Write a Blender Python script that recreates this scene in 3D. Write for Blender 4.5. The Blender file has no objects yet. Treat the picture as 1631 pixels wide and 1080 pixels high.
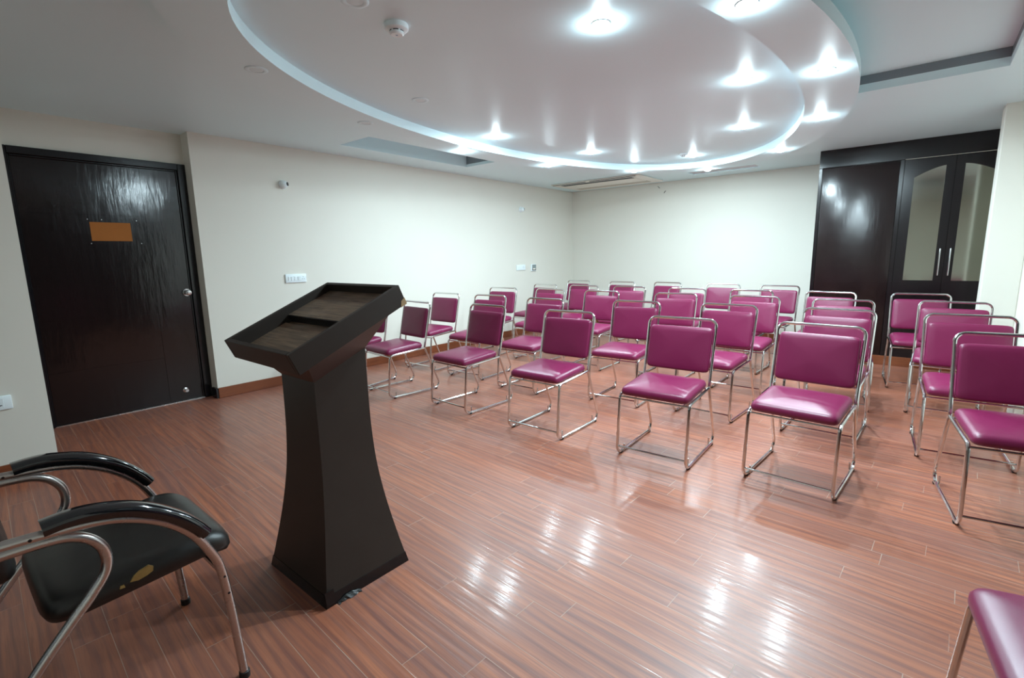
import bpy, bmesh, math, random
from mathutils import Vector, Matrix
from mathutils.geometry import tessellate_polygon
R = math.radians
PI = math.pi
S = bpy.context.scene
COL = S.collection
random.seed(4)

# ------------------------------------------------------------------ materials
def new_mat(name):
    m = bpy.data.materials.new(name); m.use_nodes = True
    nt = m.node_tree
    return m, nt, nt.nodes['Principled BSDF']

def link(nt, a, b): nt.links.new(a, b)

def noise(nt, scale, detail=3, rough=0.5, vec=None, dist=0.0):
    n = nt.nodes.new('ShaderNodeTexNoise')
    n.inputs['Scale'].default_value = scale
    n.inputs['Detail'].default_value = detail
    n.inputs['Roughness'].default_value = rough
    n.inputs['Distortion'].default_value = dist
    if vec is not None: link(nt, vec, n.inputs['Vector'])
    return n

def objcoord(nt):
    return nt.nodes.new('ShaderNodeTexCoord').outputs['Object']

def mapping(nt, vec, scale=(1, 1, 1), rot=(0, 0, 0)):
    mp = nt.nodes.new('ShaderNodeMapping')
    mp.inputs['Scale'].default_value = scale
    mp.inputs['Rotation'].default_value = rot
    link(nt, vec, mp.inputs['Vector'])
    return mp.outputs['Vector']

def mixc(nt, fac, a, b, mode='MIX'):
    n = nt.nodes.new('ShaderNodeMix'); n.data_type = 'RGBA'; n.blend_type = mode
    for sock, v in ((n.inputs[0], fac), (n.inputs[6], a), (n.inputs[7], b)):
        if isinstance(v, (int, float)): sock.default_value = v
        elif isinstance(v, tuple): sock.default_value = (v[0], v[1], v[2], 1)
        else: link(nt, v, sock)
    return n.outputs[2]

def mathn(nt, op, a, b=None, c=None):
    n = nt.nodes.new('ShaderNodeMath'); n.operation = op
    for i, v in enumerate((a, b, c)):
        if v is None: continue
        if isinstance(v, (int, float)): n.inputs[i].default_value = v
        else: link(nt, v, n.inputs[i])
    return n.outputs[0]

def maprange(nt, v, a, b, c=0.0, d=1.0):
    n = nt.nodes.new('ShaderNodeMapRange')
    n.inputs[1].default_value = a; n.inputs[2].default_value = b
    n.inputs[3].default_value = c; n.inputs[4].default_value = d
    link(nt, v, n.inputs[0])
    return n.outputs[0]

def bump(nt, height, bsdf, strength=0.1, dist=0.01):
    b = nt.nodes.new('ShaderNodeBump')
    b.inputs['Strength'].default_value = strength
    b.inputs['Distance'].default_value = dist
    link(nt, height, b.inputs['Height'])
    link(nt, b.outputs['Normal'], bsdf.inputs['Normal'])

def simple(name, col, rough=0.5, metal=0.0, spec=0.5, var=0.06, vscale=12, bstr=0.0, bscale=200, coat=0.0):
    m, nt, b = new_mat(name)
    oc = objcoord(nt)
    n = noise(nt, vscale, 4, 0.55, oc)
    lo = tuple(c * (1 - var) for c in col); hi = tuple(min(1, c * (1 + var)) for c in col)
    link(nt, mixc(nt, n.outputs['Fac'], lo, hi), b.inputs['Base Color'])
    b.inputs['Roughness'].default_value = rough
    b.inputs['Metallic'].default_value = metal
    b.inputs['Specular IOR Level'].default_value = spec
    b.inputs['Coat Weight'].default_value = coat
    b.inputs['Coat Roughness'].default_value = 0.06
    if bstr > 0:
        nb = noise(nt, bscale, 3, 0.6, oc)
        bump(nt, nb.outputs['Fac'], b, bstr, 0.002)
    return m

M = {}
M['wall'] = simple('cream_wall_paint', (0.71, 0.69, 0.62), 0.6, spec=0.3, var=0.025, vscale=1.6, bstr=0.05, bscale=60)
M['ceiling'] = simple('white_ceiling_paint', (0.74, 0.93, 0.98), 0.45, spec=0.35, var=0.02, vscale=1.4, bstr=0.03, bscale=50)
M['slot'] = simple('shaded_grey_slot_metal', (0.22, 0.26, 0.29), 0.55, var=0.12, vscale=3)
M['hatch'] = simple('grey_hatch_panel', (0.55, 0.55, 0.58), 0.6, var=0.03)
M['white_plastic'] = simple('white_plastic', (0.78, 0.86, 0.88), 0.35, var=0.02)
M['cream_plastic'] = simple('cream_plastic', (0.80, 0.79, 0.72), 0.4, var=0.02)
M['tan_plastic'] = simple('tan_plastic', (0.50, 0.47, 0.40), 0.5, var=0.03)
M['black_plastic'] = simple('black_plastic', (0.012, 0.012, 0.014), 0.3, var=0.1)
M['gloss_black'] = simple('gloss_black_armrest', (0.006, 0.007, 0.009), 0.1, var=0.1, spec=0.6, coat=0.6)
M['rubber'] = simple('black_rubber', (0.012, 0.012, 0.012), 0.6)
M['slot_dark'] = simple('dark_slot', (0.01, 0.014, 0.025), 0.5)
M['tape'] = simple('black_plastic_tape', (0.008, 0.008, 0.009), 0.22, var=0.2, bstr=0.5, bscale=45)
M['foil'] = simple('crumpled_tape', (0.05, 0.05, 0.05), 0.25, var=0.4, vscale=60, bstr=0.9, bscale=90)
M['orange'] = simple('orange_patch', (0.33, 0.10, 0.004), 0.7, var=0.06, vscale=40)
M['chip'] = simple('bare_chipboard', (0.36, 0.24, 0.12), 0.8, var=0.3, vscale=120)
M['foam'] = simple('exposed_foam', (0.42, 0.29, 0.10), 0.85, var=0.2, vscale=60)
M['green_screen'] = simple('grey_green_screen', (0.23, 0.28, 0.28), 0.2, var=0.2, vscale=60)
M['blue_mark'] = simple('blue_mark', (0.12, 0.2, 0.4), 0.5)

def chrome(name, col, rough, lo=0.75):
    m, nt, b = new_mat(name)
    oc = objcoord(nt)
    n = noise(nt, 14, 2, 0.5, oc)
    b.inputs['Base Color'].default_value = (*col, 1)
    b.inputs['Metallic'].default_value = 1.0
    link(nt, maprange(nt, n.outputs['Fac'], 0.3, 0.7, rough * lo, rough / lo), b.inputs['Roughness'])
    return m
M['chrome'] = chrome('worn_chrome', (0.72, 0.72, 0.71), 0.13)
M['steel'] = chrome('brushed_steel', (0.60, 0.575, 0.56), 0.27, 0.93)
M['nickel'] = chrome('satin_nickel', (0.66, 0.66, 0.66), 0.2)

# maroon vinyl: fine pebble and soft wrinkles
def vinyl(name, col, rough, wr=0.25):
    m, nt, b = new_mat(name)
    oc = objcoord(nt)
    n1 = noise(nt, 5, 3, 0.5, oc); n2 = noise(nt, 420, 2, 0.5, oc)
    lo = tuple(c * 0.9 for c in col); hi = tuple(c * 1.1 for c in col)
    link(nt, mixc(nt, n1.outputs['Fac'], lo, hi), b.inputs['Base Color'])
    link(nt, maprange(nt, n1.outputs['Fac'], 0.3, 0.7, rough * 0.88, rough * 1.12), b.inputs['Roughness'])
    b.inputs['Specular IOR Level'].default_value = 0.5
    h = mathn(nt, 'ADD', mathn(nt, 'MULTIPLY', n2.outputs['Fac'], 0.10), mathn(nt, 'MULTIPLY', n1.outputs['Fac'], 1.0))
    bump(nt, h, b, wr, 0.006)
    return m
M['maroon'] = vinyl('maroon_vinyl', (0.18, 0.0115, 0.060), 0.36)
M['black_vinyl'] = vinyl('black_vinyl', (0.014, 0.012, 0.011), 0.38)

# dark polished veneer with faint vertical grain (door and wardrobe)
def veneer(name, lo, hi, rough, bstr):
    m, nt, b = new_mat(name)
    oc = objcoord(nt)
    v = mapping(nt, oc, (14, 14, 0.7))
    n = noise(nt, 2.2, 5, 0.6, v, 0.6)
    link(nt, mixc(nt, n.outputs['Fac'], lo, hi), b.inputs['Base Color'])
    b.inputs['Roughness'].default_value = rough
    b.inputs['Specular IOR Level'].default_value = 0.5
    v2 = mapping(nt, oc, (26, 26, 5))
    n2 = noise(nt, 1.0, 4, 0.6, v2)
    n3 = noise(nt, 3.0, 2, 0.5, oc)
    h = mathn(nt, 'ADD', mathn(nt, 'MULTIPLY', n2.outputs['Fac'], 0.35), n3.outputs['Fac'])
    bump(nt, h, b, bstr, 0.01)
    return m
M['veneer'] = veneer('polished_dark_veneer', (0.007, 0.0035, 0.0035), (0.016, 0.008, 0.008), 0.23, 0.3)
M['veneer_door'] = veneer('polished_door_veneer', (0.005, 0.003, 0.003), (0.012, 0.006, 0.006), 0.15, 0.3)
M['veneer_flat'] = veneer('dark_veneer_frame', (0.004, 0.003, 0.004), (0.010, 0.006, 0.007), 0.2, 0.06)
M['black_paint'] = simple('black_gloss_paint', (0.006, 0.006, 0.008), 0.16, var=0.2, bstr=0.15, bscale=40)

def wood_strip(name, lo, hi, rough, axis):
    m, nt, b = new_mat(name)
    oc = objcoord(nt)
    sc = (1.2, 25, 25) if axis == 'x' else (25, 1.2, 25)
    n = noise(nt, 2.0, 5, 0.6, mapping(nt, oc, sc), 0.4)
    link(nt, mixc(nt, n.outputs['Fac'], lo, hi), b.inputs['Base Color'])
    b.inputs['Roughness'].default_value = rough
    return m
M['base_x'] = wood_strip('reddish_skirting_wood', (0.12, 0.028, 0.010), (0.26, 0.075, 0.026), 0.4, 'x')
M['base_y'] = wood_strip('reddish_skirting_wood_cross', (0.12, 0.028, 0.010), (0.26, 0.075, 0.026), 0.4, 'y')
M['podium'] = simple('dark_brown_laminate', (0.030, 0.0225, 0.0185), 0.45, var=0.18, vscale=7, spec=0.35, bstr=0.12, bscale=260)
M['podium_red'] = simple('dark_red_brown_laminate', (0.030, 0.0105, 0.007), 0.45, var=0.18, vscale=7, bstr=0.12, bscale=260)
def deskwood():
    m, nt, b = new_mat('worn_brown_desk_wood')
    oc = objcoord(nt)
    n = noise(nt, 2.0, 6, 0.65, mapping(nt, oc, (60, 3.0, 60)), 0.5)
    n2 = noise(nt, 9, 3, 0.5, oc)
    c = mixc(nt, maprange(nt, n.outputs['Fac'], 0.35, 0.68), (0.06, 0.038, 0.025), (0.22, 0.145, 0.09))
    c = mixc(nt, maprange(nt, n2.outputs['Fac'], 0.5, 0.8, 0, 0.5), c, (0.24, 0.20, 0.17))
    link(nt, c, b.inputs['Base Color'])
    b.inputs['Roughness'].default_value = 0.5
    return m
M['desk'] = deskwood()

def pane():
    m, nt, b = new_mat('tinted_mirror_film')
    n = noise(nt, 2.2, 3, 0.5, objcoord(nt))
    link(nt, mixc(nt, n.outputs['Fac'], (0.44, 0.45, 0.385), (0.49, 0.50, 0.43)), b.inputs['Base Color'])
    b.inputs['Metallic'].default_value = 1.0
    b.inputs['Roughness'].default_value = 0.09
    return m
M['pane'] = pane()

def lamp_mat():
    m, nt, b = new_mat('lit_lamp_lens')
    b.inputs['Base Color'].default_value = (0.9, 0.95, 1, 1)
    b.inputs['Emission Color'].default_value = (0.72, 0.92, 1.0, 1)
    b.inputs['Emission Strength'].default_value = 500.0
    n = noise(nt, 40, 2, 0.5, objcoord(nt))
    link(nt, maprange(nt, n.outputs['Fac'], 0, 1, 0.3, 0.5), b.inputs['Roughness'])
    return m
M['lens'] = lamp_mat()
M['lens_off'] = simple('unlit_lamp_lens', (0.68, 0.82, 0.86), 0.4, var=0.02)

# floor: vinyl planks 0.1 m wide running along y (turned by about 3 degrees)
def floor_mat():
    m, nt, b = new_mat('reddish_wood_plank_flooring')
    oc = objcoord(nt)
    v = mapping(nt, oc, (1, 1, 1), (0, 0, R(3.0)))
    sep = nt.nodes.new('ShaderNodeSeparateXYZ'); link(nt, v, sep.inputs[0])
    t = mathn(nt, 'DIVIDE', mathn(nt, 'ADD', sep.outputs[0], 20.044), 0.1)     # across the planks
    s = sep.outputs[1]                                                       # along the planks
    row = mathn(nt, 'FLOOR', t)
    wr = nt.nodes.new('ShaderNodeTexWhiteNoise'); wr.noise_dimensions = '1D'; link(nt, row, wr.inputs['W'])
    sl = mathn(nt, 'ADD', mathn(nt, 'DIVIDE', mathn(nt, 'ADD', s, 30.0), 0.92), mathn(nt, 'MULTIPLY', wr.outputs['Value'], 7.3))
    pl = mathn(nt, 'FLOOR', sl)
    comb = nt.nodes.new('ShaderNodeCombineXYZ'); link(nt, row, comb.inputs[0]); link(nt, pl, comb.inputs[1])
    wp = nt.nodes.new('ShaderNodeTexWhiteNoise'); wp.noise_dimensions = '2D'; link(nt, comb.outputs[0], wp.inputs['Vector'])
    rnd = wp.outputs['Value']
    # grain space, shifted per plank
    g = nt.nodes.new('ShaderNodeCombineXYZ')
    link(nt, mathn(nt, 'ADD', mathn(nt, 'MULTIPLY', t, 0.1), mathn(nt, 'MULTIPLY', rnd, 9.0)), g.inputs[0])
    link(nt, mathn(nt, 'ADD', s, mathn(nt, 'MULTIPLY', rnd, 23.0)), g.inputs[1])
    gv = g.outputs[0]
    n_str = noise(nt, 1.0, 5, 0.62, mapping(nt, gv, (34, 1.1, 1)), 0.6)       # broad stripes
    n_fin = noise(nt, 1.0, 4, 0.65, mapping(nt, gv, (190, 5.0, 1)), 0.4)      # fine pores
    wv = nt.nodes.new('ShaderNodeTexWave'); wv.wave_type = 'BANDS'; wv.bands_direction = 'X'
    link(nt, mapping(nt, gv, (8, 1.3, 1)), wv.inputs['Vector'])
    wv.inputs['Scale'].default_value = 1.0; wv.inputs['Distortion'].default_value = 9.0
    wv.inputs['Detail'].default_value = 2.0; wv.inputs['Detail Scale'].default_value = 0.8
    c = mixc(nt, maprange(nt, n_str.outputs['Fac'], 0.29, 0.70), (0.225, 0.070, 0.042), (0.46, 0.155, 0.074))
    c = mixc(nt, maprange(nt, wv.outputs['Fac'], 0.55, 1.0, 0.0, 0.45), c, (0.14, 0.058, 0.052))
    c = mixc(nt, maprange(nt, n_fin.outputs['Fac'], 0.46, 0.72, 0.0, 0.5), c, (0.12, 0.050, 0.042))
    c = mixc(nt, maprange(nt, rnd, 0, 1, 0.0, 0.34), c, (0.20, 0.098, 0.085))
    # plank joints
    ft = mathn(nt, 'FRACT', t); fs = mathn(nt, 'FRACT', sl)
    et = mathn(nt, 'MULTIPLY', mathn(nt, 'MINIMUM', ft, mathn(nt, 'SUBTRACT', 1.0, ft)), 0.1)
    es = mathn(nt, 'MULTIPLY', mathn(nt, 'MINIMUM', fs, mathn(nt, 'SUBTRACT', 1.0, fs)), 0.92)
    e = mathn(nt, 'MINIMUM', mathn(nt, 'MULTIPLY', et, 1.25), es)
    wear = noise(nt, 2.3, 3, 0.6, oc)
    jf = mathn(nt, 'MULTIPLY', maprange(nt, e, 0.0007, 0.0017, 1.0, 0.0), maprange(nt, wear.outputs['Fac'], 0.35, 0.65, 0.12, 0.75))
    c = mixc(nt, jf, c, (0.46, 0.38, 0.30))
    link(nt, c, b.inputs['Base Color'])
    link(nt, maprange(nt, wear.outputs['Fac'], 0.3, 0.7, 0.34, 0.46), b.inputs['Roughness'])
    b.inputs['Specular IOR Level'].default_value = 0.5
    b.inputs['Coat Weight'].default_value = 0.17; b.inputs['Coat Roughness'].default_value = 0.13
    rip = noise(nt, 1.0, 2, 0.4, mapping(nt, gv, (42, 2.0, 1)))
    h = mathn(nt, 'MULTIPLY', rip.outputs['Fac'], 0.6)
    h = mathn(nt, 'ADD', h, mathn(nt, 'MULTIPLY', n_fin.outputs['Fac'], 0.05))
    h = mathn(nt, 'SUBTRACT', h, mathn(nt, 'MULTIPLY', maprange(nt, e, 0.0, 0.0016, 1.0, 0.0), 0.15))
    bump(nt, h, b, 0.3, 0.006)
    link(nt, b.inputs['Normal'].links[0].from_socket, b.inputs['Coat Normal'])
    return m
M['floor'] = floor_mat()

# ------------------------------------------------------------------ mesh helpers
def add_box(bm, a, b, rot=None, origin=(0, 0, 0)):
    vs = [bm.verts.new((x, y, z)) for x in (a[0], b[0]) for y in (a[1], b[1]) for z in (a[2], b[2])]
    for f in ((0, 1, 3, 2), (4, 6, 7, 5), (0, 4, 5, 1), (2, 3, 7, 6), (0, 2, 6, 4), (1, 5, 7, 3)):
        bm.faces.new([vs[i] for i in f])
    if rot is not None:
        bmesh.ops.rotate(bm, verts=vs, cent=origin, matrix=rot)
    return vs

def bevel_all(bm, off, seg=2, angle=30):
    bmesh.ops.recalc_face_normals(bm, faces=bm.faces)
    ed = [e for e in bm.edges if len(e.link_faces) == 2 and e.calc_face_angle(0) > R(angle)]
    bmesh.ops.bevel(bm, geom=ed, offset=off, segments=seg, profile=0.5, affect='EDGES')

def fillet(pts, rad, n=6):
    """round the corners of a polyline; rad: one radius or one per inner corner"""
    pts = [Vector(p) for p in pts]; out = [pts[0]]
    for i in range(1, len(pts) - 1):
        r = rad if isinstance(rad, (int, float)) else rad[i - 1]
        p0, p, p1 = pts[i - 1], pts[i], pts[i + 1]
        d0 = (p0 - p).normalized(); d1 = (p1 - p).normalized()
        ang = d0.angle(d1)
        if r <= 0 or ang > PI - 0.02: out.append(p); continue
        L = min(r / math.tan(ang / 2), 0.49 * (p0 - p).length, 0.49 * (p1 - p).length)
        rr = L * math.tan(ang / 2)
        c = p + (d0 + d1).normalized() * (rr / math.sin(ang / 2))
        a = p + d0 * L - c; b = p + d1 * L - c
        w = a.angle(b)
        for k in range(n + 1):
            f = k / n
            out.append(c + (a * math.sin((1 - f) * w) + b * math.sin(f * w)) / math.sin(w))
    out.append(pts[-1])
    return out

def catmull(pts, n=6):
    pts = [Vector(p) for p in pts]; out = []
    P = [pts[0] * 2 - pts[1]] + pts + [pts[-1] * 2 - pts[-2]]
    for i in range(1, len(P) - 2):
        a, b, c, d = P[i - 1:i + 3]
        for k in range(n):
            t = k / n
            out.append(0.5 * ((2 * b) + (c - a) * t + (2 * a - 5 * b + 4 * c - d) * t * t + (3 * b - a - 3 * c + d) * t ** 3))
    out.append(pts[-1])
    return out

def add_tube(bm, pts, r, seg=10, shape=None, up=None, caps=True):
    """sweep a circle (or a list of (side, up) points) along a polyline"""
    pts = [Vector(p) for p in pts]
    prof = shape or [(r * math.cos(2 * PI * k / seg), r * math.sin(2 * PI * k / seg)) for k in range(seg)]
    rings = []; nrm = None
    for i, p in enumerate(pts):
        if i == 0: t = pts[1] - p
        elif i == len(pts) - 1: t = p - pts[i - 1]
        else: t = (pts[i + 1] - p).normalized() + (p - pts[i - 1]).normalized()
        t.normalize()
        if up is not None: n = Vector(up) - t * t.dot(Vector(up))
        elif nrm is None:
            a = Vector((0, 0, 1)) if abs(t.z) < 0.9 else Vector((1, 0, 0)); n = a - t * t.dot(a)
        else: n = nrm - t * t.dot(nrm)
        n.normalize(); nrm = n
        s = t.cross(n)
        rings.append([bm.verts.new(p + s * x + n * y) for x, y in prof])
    m = len(prof)
    for a, b in zip(rings, rings[1:]):
        for k in range(m):
            bm.faces.new((a[k], a[(k + 1) % m], b[(k + 1) % m], b[k]))
    if caps:
        bm.faces.new(rings[0][::-1]); bm.faces.new(rings[-1])

def add_lathe(bm, prof, seg=28, mat=None):
    """revolve (radius, z) points about z; mat places the result"""
    rings = []; mat = mat or Matrix()
    for r, z in prof:
        if r < 1e-6: rings.append([bm.verts.new(mat @ Vector((0, 0, z)))])
        else: rings.append([bm.verts.new(mat @ Vector((r * math.cos(2 * PI * k / seg), r * math.sin(2 * PI * k / seg), z))) for k in range(seg)])
    for a, b in zip(rings, rings[1:]):
        for k in range(seg):
            k2 = (k + 1) % seg
            if len(a) == 1 and len(b) == 1: continue
            if len(a) == 1: bm.faces.new((a[0], b[k], b[k2]))
            elif len(b) == 1: bm.faces.new((a[k], b[0], a[k2]))
            else: bm.faces.new((a[k], b[k], b[k2], a[k2]))

def add_prism(bm, poly, d):
    """extrude a closed 3-D polygon by the vector d"""
    d = Vector(d)
    a = [bm.verts.new(p) for p in poly]; b = [bm.verts.new(Vector(p) + d) for p in poly]
    n = len(poly)
    fs = [bm.faces.new(a), bm.faces.new(b[::-1])]
    for k in range(n): bm.faces.new((a[k], a[(k + 1) % n], b[(k + 1) % n], b[k]))
    return fs

def add_pad(bm, w, l, z0, thick, crown, corner, edge):
    """upholstered pad: rounded rectangle w (y) by l (x), domed top, rolled edges; centred on x, y"""
    def rr(k, n, grow):
        a = 2 * PI * k / n
        c, s = math.cos(a), math.sin(a)
        e = corner
        x = (l / 2 + grow) * math.copysign(abs(c) ** e, c); y = (w / 2 + grow) * math.copysign(abs(s) ** e, s)
        return x, y
    n = 48
    levels = [(-edge * 0.9, z0), (-edge * 0.25, z0 + thick * 0.08), (0, z0 + thick * 0.32), (-edge * 0.08, z0 + thick * 0.62), (-edge * 0.45, z0 + thick * 0.86), (-edge * 1.25, z0 + thick)]
    rings = []
    for g, z in levels: rings.append([bm.verts.new((*rr(k, n, g), z)) for k in range(n)])
    top = levels[-1][1]; g0 = levels[-1][0]
    for f in (0.82, 0.62, 0.42, 0.22):
        rg = []
        for k in range(n):
            x, y = rr(k, n, g0); x *= f; y *= f
            rg.append(bm.verts.new((x, y, top + crown * (1 - f ** 2.2))))
        rings.append(rg)
    for a, b in zip(rings, rings[1:]):
        for k in range(n): bm.faces.new((a[k], a[(k + 1) % n], b[(k + 1) % n], b[k]))
    c = bm.verts.new((0, 0, top + crown))
    for k in range(n): bm.faces.new((rings[-1][k], rings[-1][(k + 1) % n], c))
    bm.faces.new(rings[0][::-1])

def obj(name, bm, mat, parent=None, loc=None, smooth=35, label=None):
    bmesh.ops.recalc_face_normals(bm, faces=bm.faces)
    me = bpy.data.meshes.new(name); bm.to_mesh(me); bm.free()
    if isinstance(mat, str): mat = M[mat]
    me.materials.append(mat)
    if smooth:
        me.shade_smooth()
        try: me.set_sharp_from_angle(angle=R(smooth))
        except Exception: pass
    o = bpy.data.objects.new(name, me); COL.objects.link(o)
    if parent is not None: o.parent = parent
    if loc is not None: o.location = loc
    if label: o['label'] = label
    return o

def thing(name, label, cat, loc=(0, 0, 0), rotz=0.0, group=None):
    o = bpy.data.objects.new(name, None); COL.objects.link(o)
    o.empty_display_size = 0.1
    o.location = loc; o.rotation_euler = (0, 0, rotz)
    o['label'] = label; o['category'] = cat
    if group: o['group'] = group
    return o

def struct(name, bm, mat, parent=None, smooth=0):
    o = obj(name, bm, mat, parent, smooth=smooth)
    if parent is None: o['kind'] = 'structure'
    return o

def dup(root, loc, rotz, label):
    r = root.copy(); COL.objects.link(r)
    r.location = loc; r.rotation_euler = (0, 0, rotz); r['label'] = label
    for ch in list(root.children):
        c = ch.copy(); COL.objects.link(c); c.parent = r
        for g in list(ch.children):
            d = g.copy(); COL.objects.link(d); d.parent = c
    return r

def box(a, b):
    bm = bmesh.new(); add_box(bm, a, b); return bm

# ------------------------------------------------------------------ camera
CAMH = 1.28
F_PX = 782.507
yaw, pitch, roll = 0.6942389467, 0.1681797143, -0.0179692583
fwd = Vector((math.cos(yaw) * math.cos(pitch), math.sin(yaw) * math.cos(pitch), -math.sin(pitch)))
rt = Vector((math.sin(yaw), -math.cos(yaw), 0)); upv = rt.cross(fwd)
r2 = rt * math.cos(roll) + upv * math.sin(roll); u2 = -rt * math.sin(roll) + upv * math.cos(roll)
cam = bpy.data.cameras.new('camera'); co = bpy.data.objects.new('camera', cam); COL.objects.link(co)
m4 = Matrix.Identity(4)
for i in range(3): m4[i][0] = r2[i]; m4[i][1] = u2[i]; m4[i][2] = -fwd[i]
m4.translation = (0, 0, CAMH)
co.matrix_world = m4
cam.sensor_width = 36.0; cam.sensor_fit = 'HORIZONTAL'; cam.lens = F_PX * 36.0 / 1631.0
cam.clip_start = 0.02; cam.clip_end = 60
S.camera = co

# ------------------------------------------------------------------ the room
HC = 2.388           # main ceiling
ZR = 2.318           # underside of the elliptical ring
ZI = HC              # flat ceiling field inside the ring
WL = 5.009           # long wall
WB = 7.795           # back wall
XF = -0.95           # wall behind the camera
YR = -0.95           # wall at the camera's right
YR2 = -0.614
T = 0.15

struct('floor', box((XF - T, YR - T, -0.12), (WB + T, 5.5, 0.0)), 'floor')
# walls (each a solid slab)
bm = bmesh.new(); add_box(bm, (1.675, WL, 0), (WB + T, 5.45, 2.75)); struct('wall_left', bm, 'wall')
bm = bmesh.new(); add_box(bm, (0.40, 5.177, 2.13), (1.675, 5.45, 2.75)); struct('wall_above_door', bm, 'wall')
bm = bmesh.new(); add_box(bm, (XF - T, 4.12, 0), (0.424, 5.45, 2.75)); struct('wall_entrance', bm, 'wall')
bm = bmesh.new(); add_box(bm, (WB, YR - T, 0), (WB + T, WL, 2.75)); struct('wall_back', bm, 'wall')
bm = bmesh.new(); add_box(bm, (XF - T, YR - T, 0), (XF, 4.12, 2.75)); struct('wall_front', bm, 'wall')
bm = bmesh.new(); add_box(bm, (XF, YR - T, 0), (5.0, YR, 2.75)); struct('wall_right', bm, 'wall')
bm = bmesh.new(); add_box(bm, (5.0, YR - T, 0), (WB, YR2, 2.75)); struct('wall_right_rear', bm, 'wall')
bm = bmesh.new(); add_box(bm, (5.655, YR2, 0), (5.905, -0.388, 2.6)); bevel_all(bm, 0.004, 1); struct('wall_pilaster', bm, 'wall')

# ceiling with the elliptical opening and the recessed trays
ECX, ECY, ET = 3.659, 2.098, R(3.05)
def ell(a, b, n=96, z=0.0):
    c, s = math.cos(ET), math.sin(ET); out = []
    for k in range(n):
        t = 2 * PI * k / n; u, v = a * math.cos(t), b * math.sin(t)
        out.append(Vector((ECX + u * c - v * s, ECY + u * s + v * c, z)))
    return out
trays = {   # x0, x1, y0, y1 of each opening
    'long': (2.86, 4.625, 4.06, 4.545),
    'right': (1.6, 4.518, -0.30, 0.56),
    'back': (7.15, 7.43, 1.80, 2.69),
}
bm = bmesh.new()
def loop(pts):
    vs = [bm.verts.new(p) for p in pts]
    return [bm.edges.new((vs[i], vs[(i + 1) % len(vs)])) for i in range(len(vs))]
edges = loop([(XF - T, YR - T, HC), (WB + T, YR - T, HC), (WB + T, 5.45, HC), (XF - T, 5.45, HC)])
for x0, x1, y0, y1 in trays.values():
    edges += loop([(x0, y0, HC), (x1, y0, HC), (x1, y1, HC), (x0, y1, HC)])
bmesh.ops.triangle_fill(bm, use_beauty=True, use_dissolve=False, edges=edges)
for f in bm.faces:
    if f.normal.z > 0: f.normal_flip()
# faces of the trays, turned up into the slab: white lip below
def tray_sides(x0, x1, y0, y1, z0, z1):
    q = [(x0, y0), (x1, y0), (x1, y1), (x0, y1)]
    for i in range(4):
        a, b = q[i], q[(i + 1) % 4]
        bm.faces.new([bm.verts.new((*a, z0)), bm.verts.new((*b, z0)), bm.verts.new((*b, z1)), bm.verts.new((*a, z1))])
tray_sides(*trays['right'], HC, 2.442)
tray_sides(*trays['back'], HC, 2.50)
x0, x1, y0, y1 = trays['long']
tray_sides(x0, x1, y0, y1, HC, 2.420)
# tray ceilings
def lid(x0, x1, y0, y1, z):
    bm.faces.new([bm.verts.new(p) for p in ((x0, y0, z), (x0, y1, z), (x1, y1, z), (x1, y0, z))])
xr0, xr1, yr0, yr1 = trays['right']
lid(xr0, xr1 + 0.02, yr0 - 0.02, yr1, 2.500)
lid(x0, x1, y0, y1, 2.66)
bm.faces.new([bm.verts.new(p) for p in ((x0, y1, 2.420), (x1, y1, 2.420), (x1, y1, 2.66), (x0, y1, 2.66))])
bm.faces.new([bm.verts.new(p) for p in ((x0, y0, 2.420), (x1, y0, 2.420), (x1, y0, 2.66), (x0, y0, 2.66))])
bm.faces.new([bm.verts.new(p) for p in ((x0, y0, 2.420), (x0, y1, 2.420), (x0, y1, 2.66), (x0, y0, 2.66))])
add_box(bm, (XF - T, YR - T, 2.70), (WB + T, 5.45, 2.80))            # slab above
me_ceil = bm
struct('ceiling', bm, 'ceiling')
# hanging elliptical ring and the recessed field inside it
def ring_mesh(ai, bi, ao, bo, z0, z1, n=128):
    bm = bmesh.new()
    I0 = [bm.verts.new(p) for p in ell(ai, bi, n, z0)]; O0 = [bm.verts.new(p) for p in ell(ao, bo, n, z0)]
    I1 = [bm.verts.new(p) for p in ell(ai, bi, n, z1)]; O1 = [bm.verts.new(p) for p in ell(ao, bo, n, z1)]
    for k in range(n):
        j = (k + 1) % n
        bm.faces.new((I0[k], I0[j], O0[j], O0[k])); bm.faces.new((O0[k], O0[j], O1[j], O1[k]))
        bm.faces.new((I0[j], I0[k], I1[k], I1[j])); bm.faces.new((I1[k], O1[k], O1[j], I1[j]))
    return bm
struct('ceiling_ring', ring_mesh(2.754, 1.387, 3.039, 1.702, ZR, HC - 0.0003), 'ceiling', smooth=30)
# grey metal strips inside the trays, the recess shadow included in their colour
bm = bmesh.new()
add_box(bm, (4.518, -0.30, 2.4425), (4.535, 0.56, 2.4995))
add_box(bm, (1.6, -0.317, 2.4425), (4.535, -0.302, 2.4995))
struct('trim_tray_strip', bm, 'slot')
bm = bmesh.new(); add_box(bm, (4.626, 4.06, 2.421), (4.64, 4.545, 2.655)); struct('trim_tray_end', bm, 'slot')
bm = bmesh.new(); add_box(bm, (7.15, 1.80, 2.402), (7.43, 2.69, 2.43)); struct('trim_tray_panel', bm, 'hatch')

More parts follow.
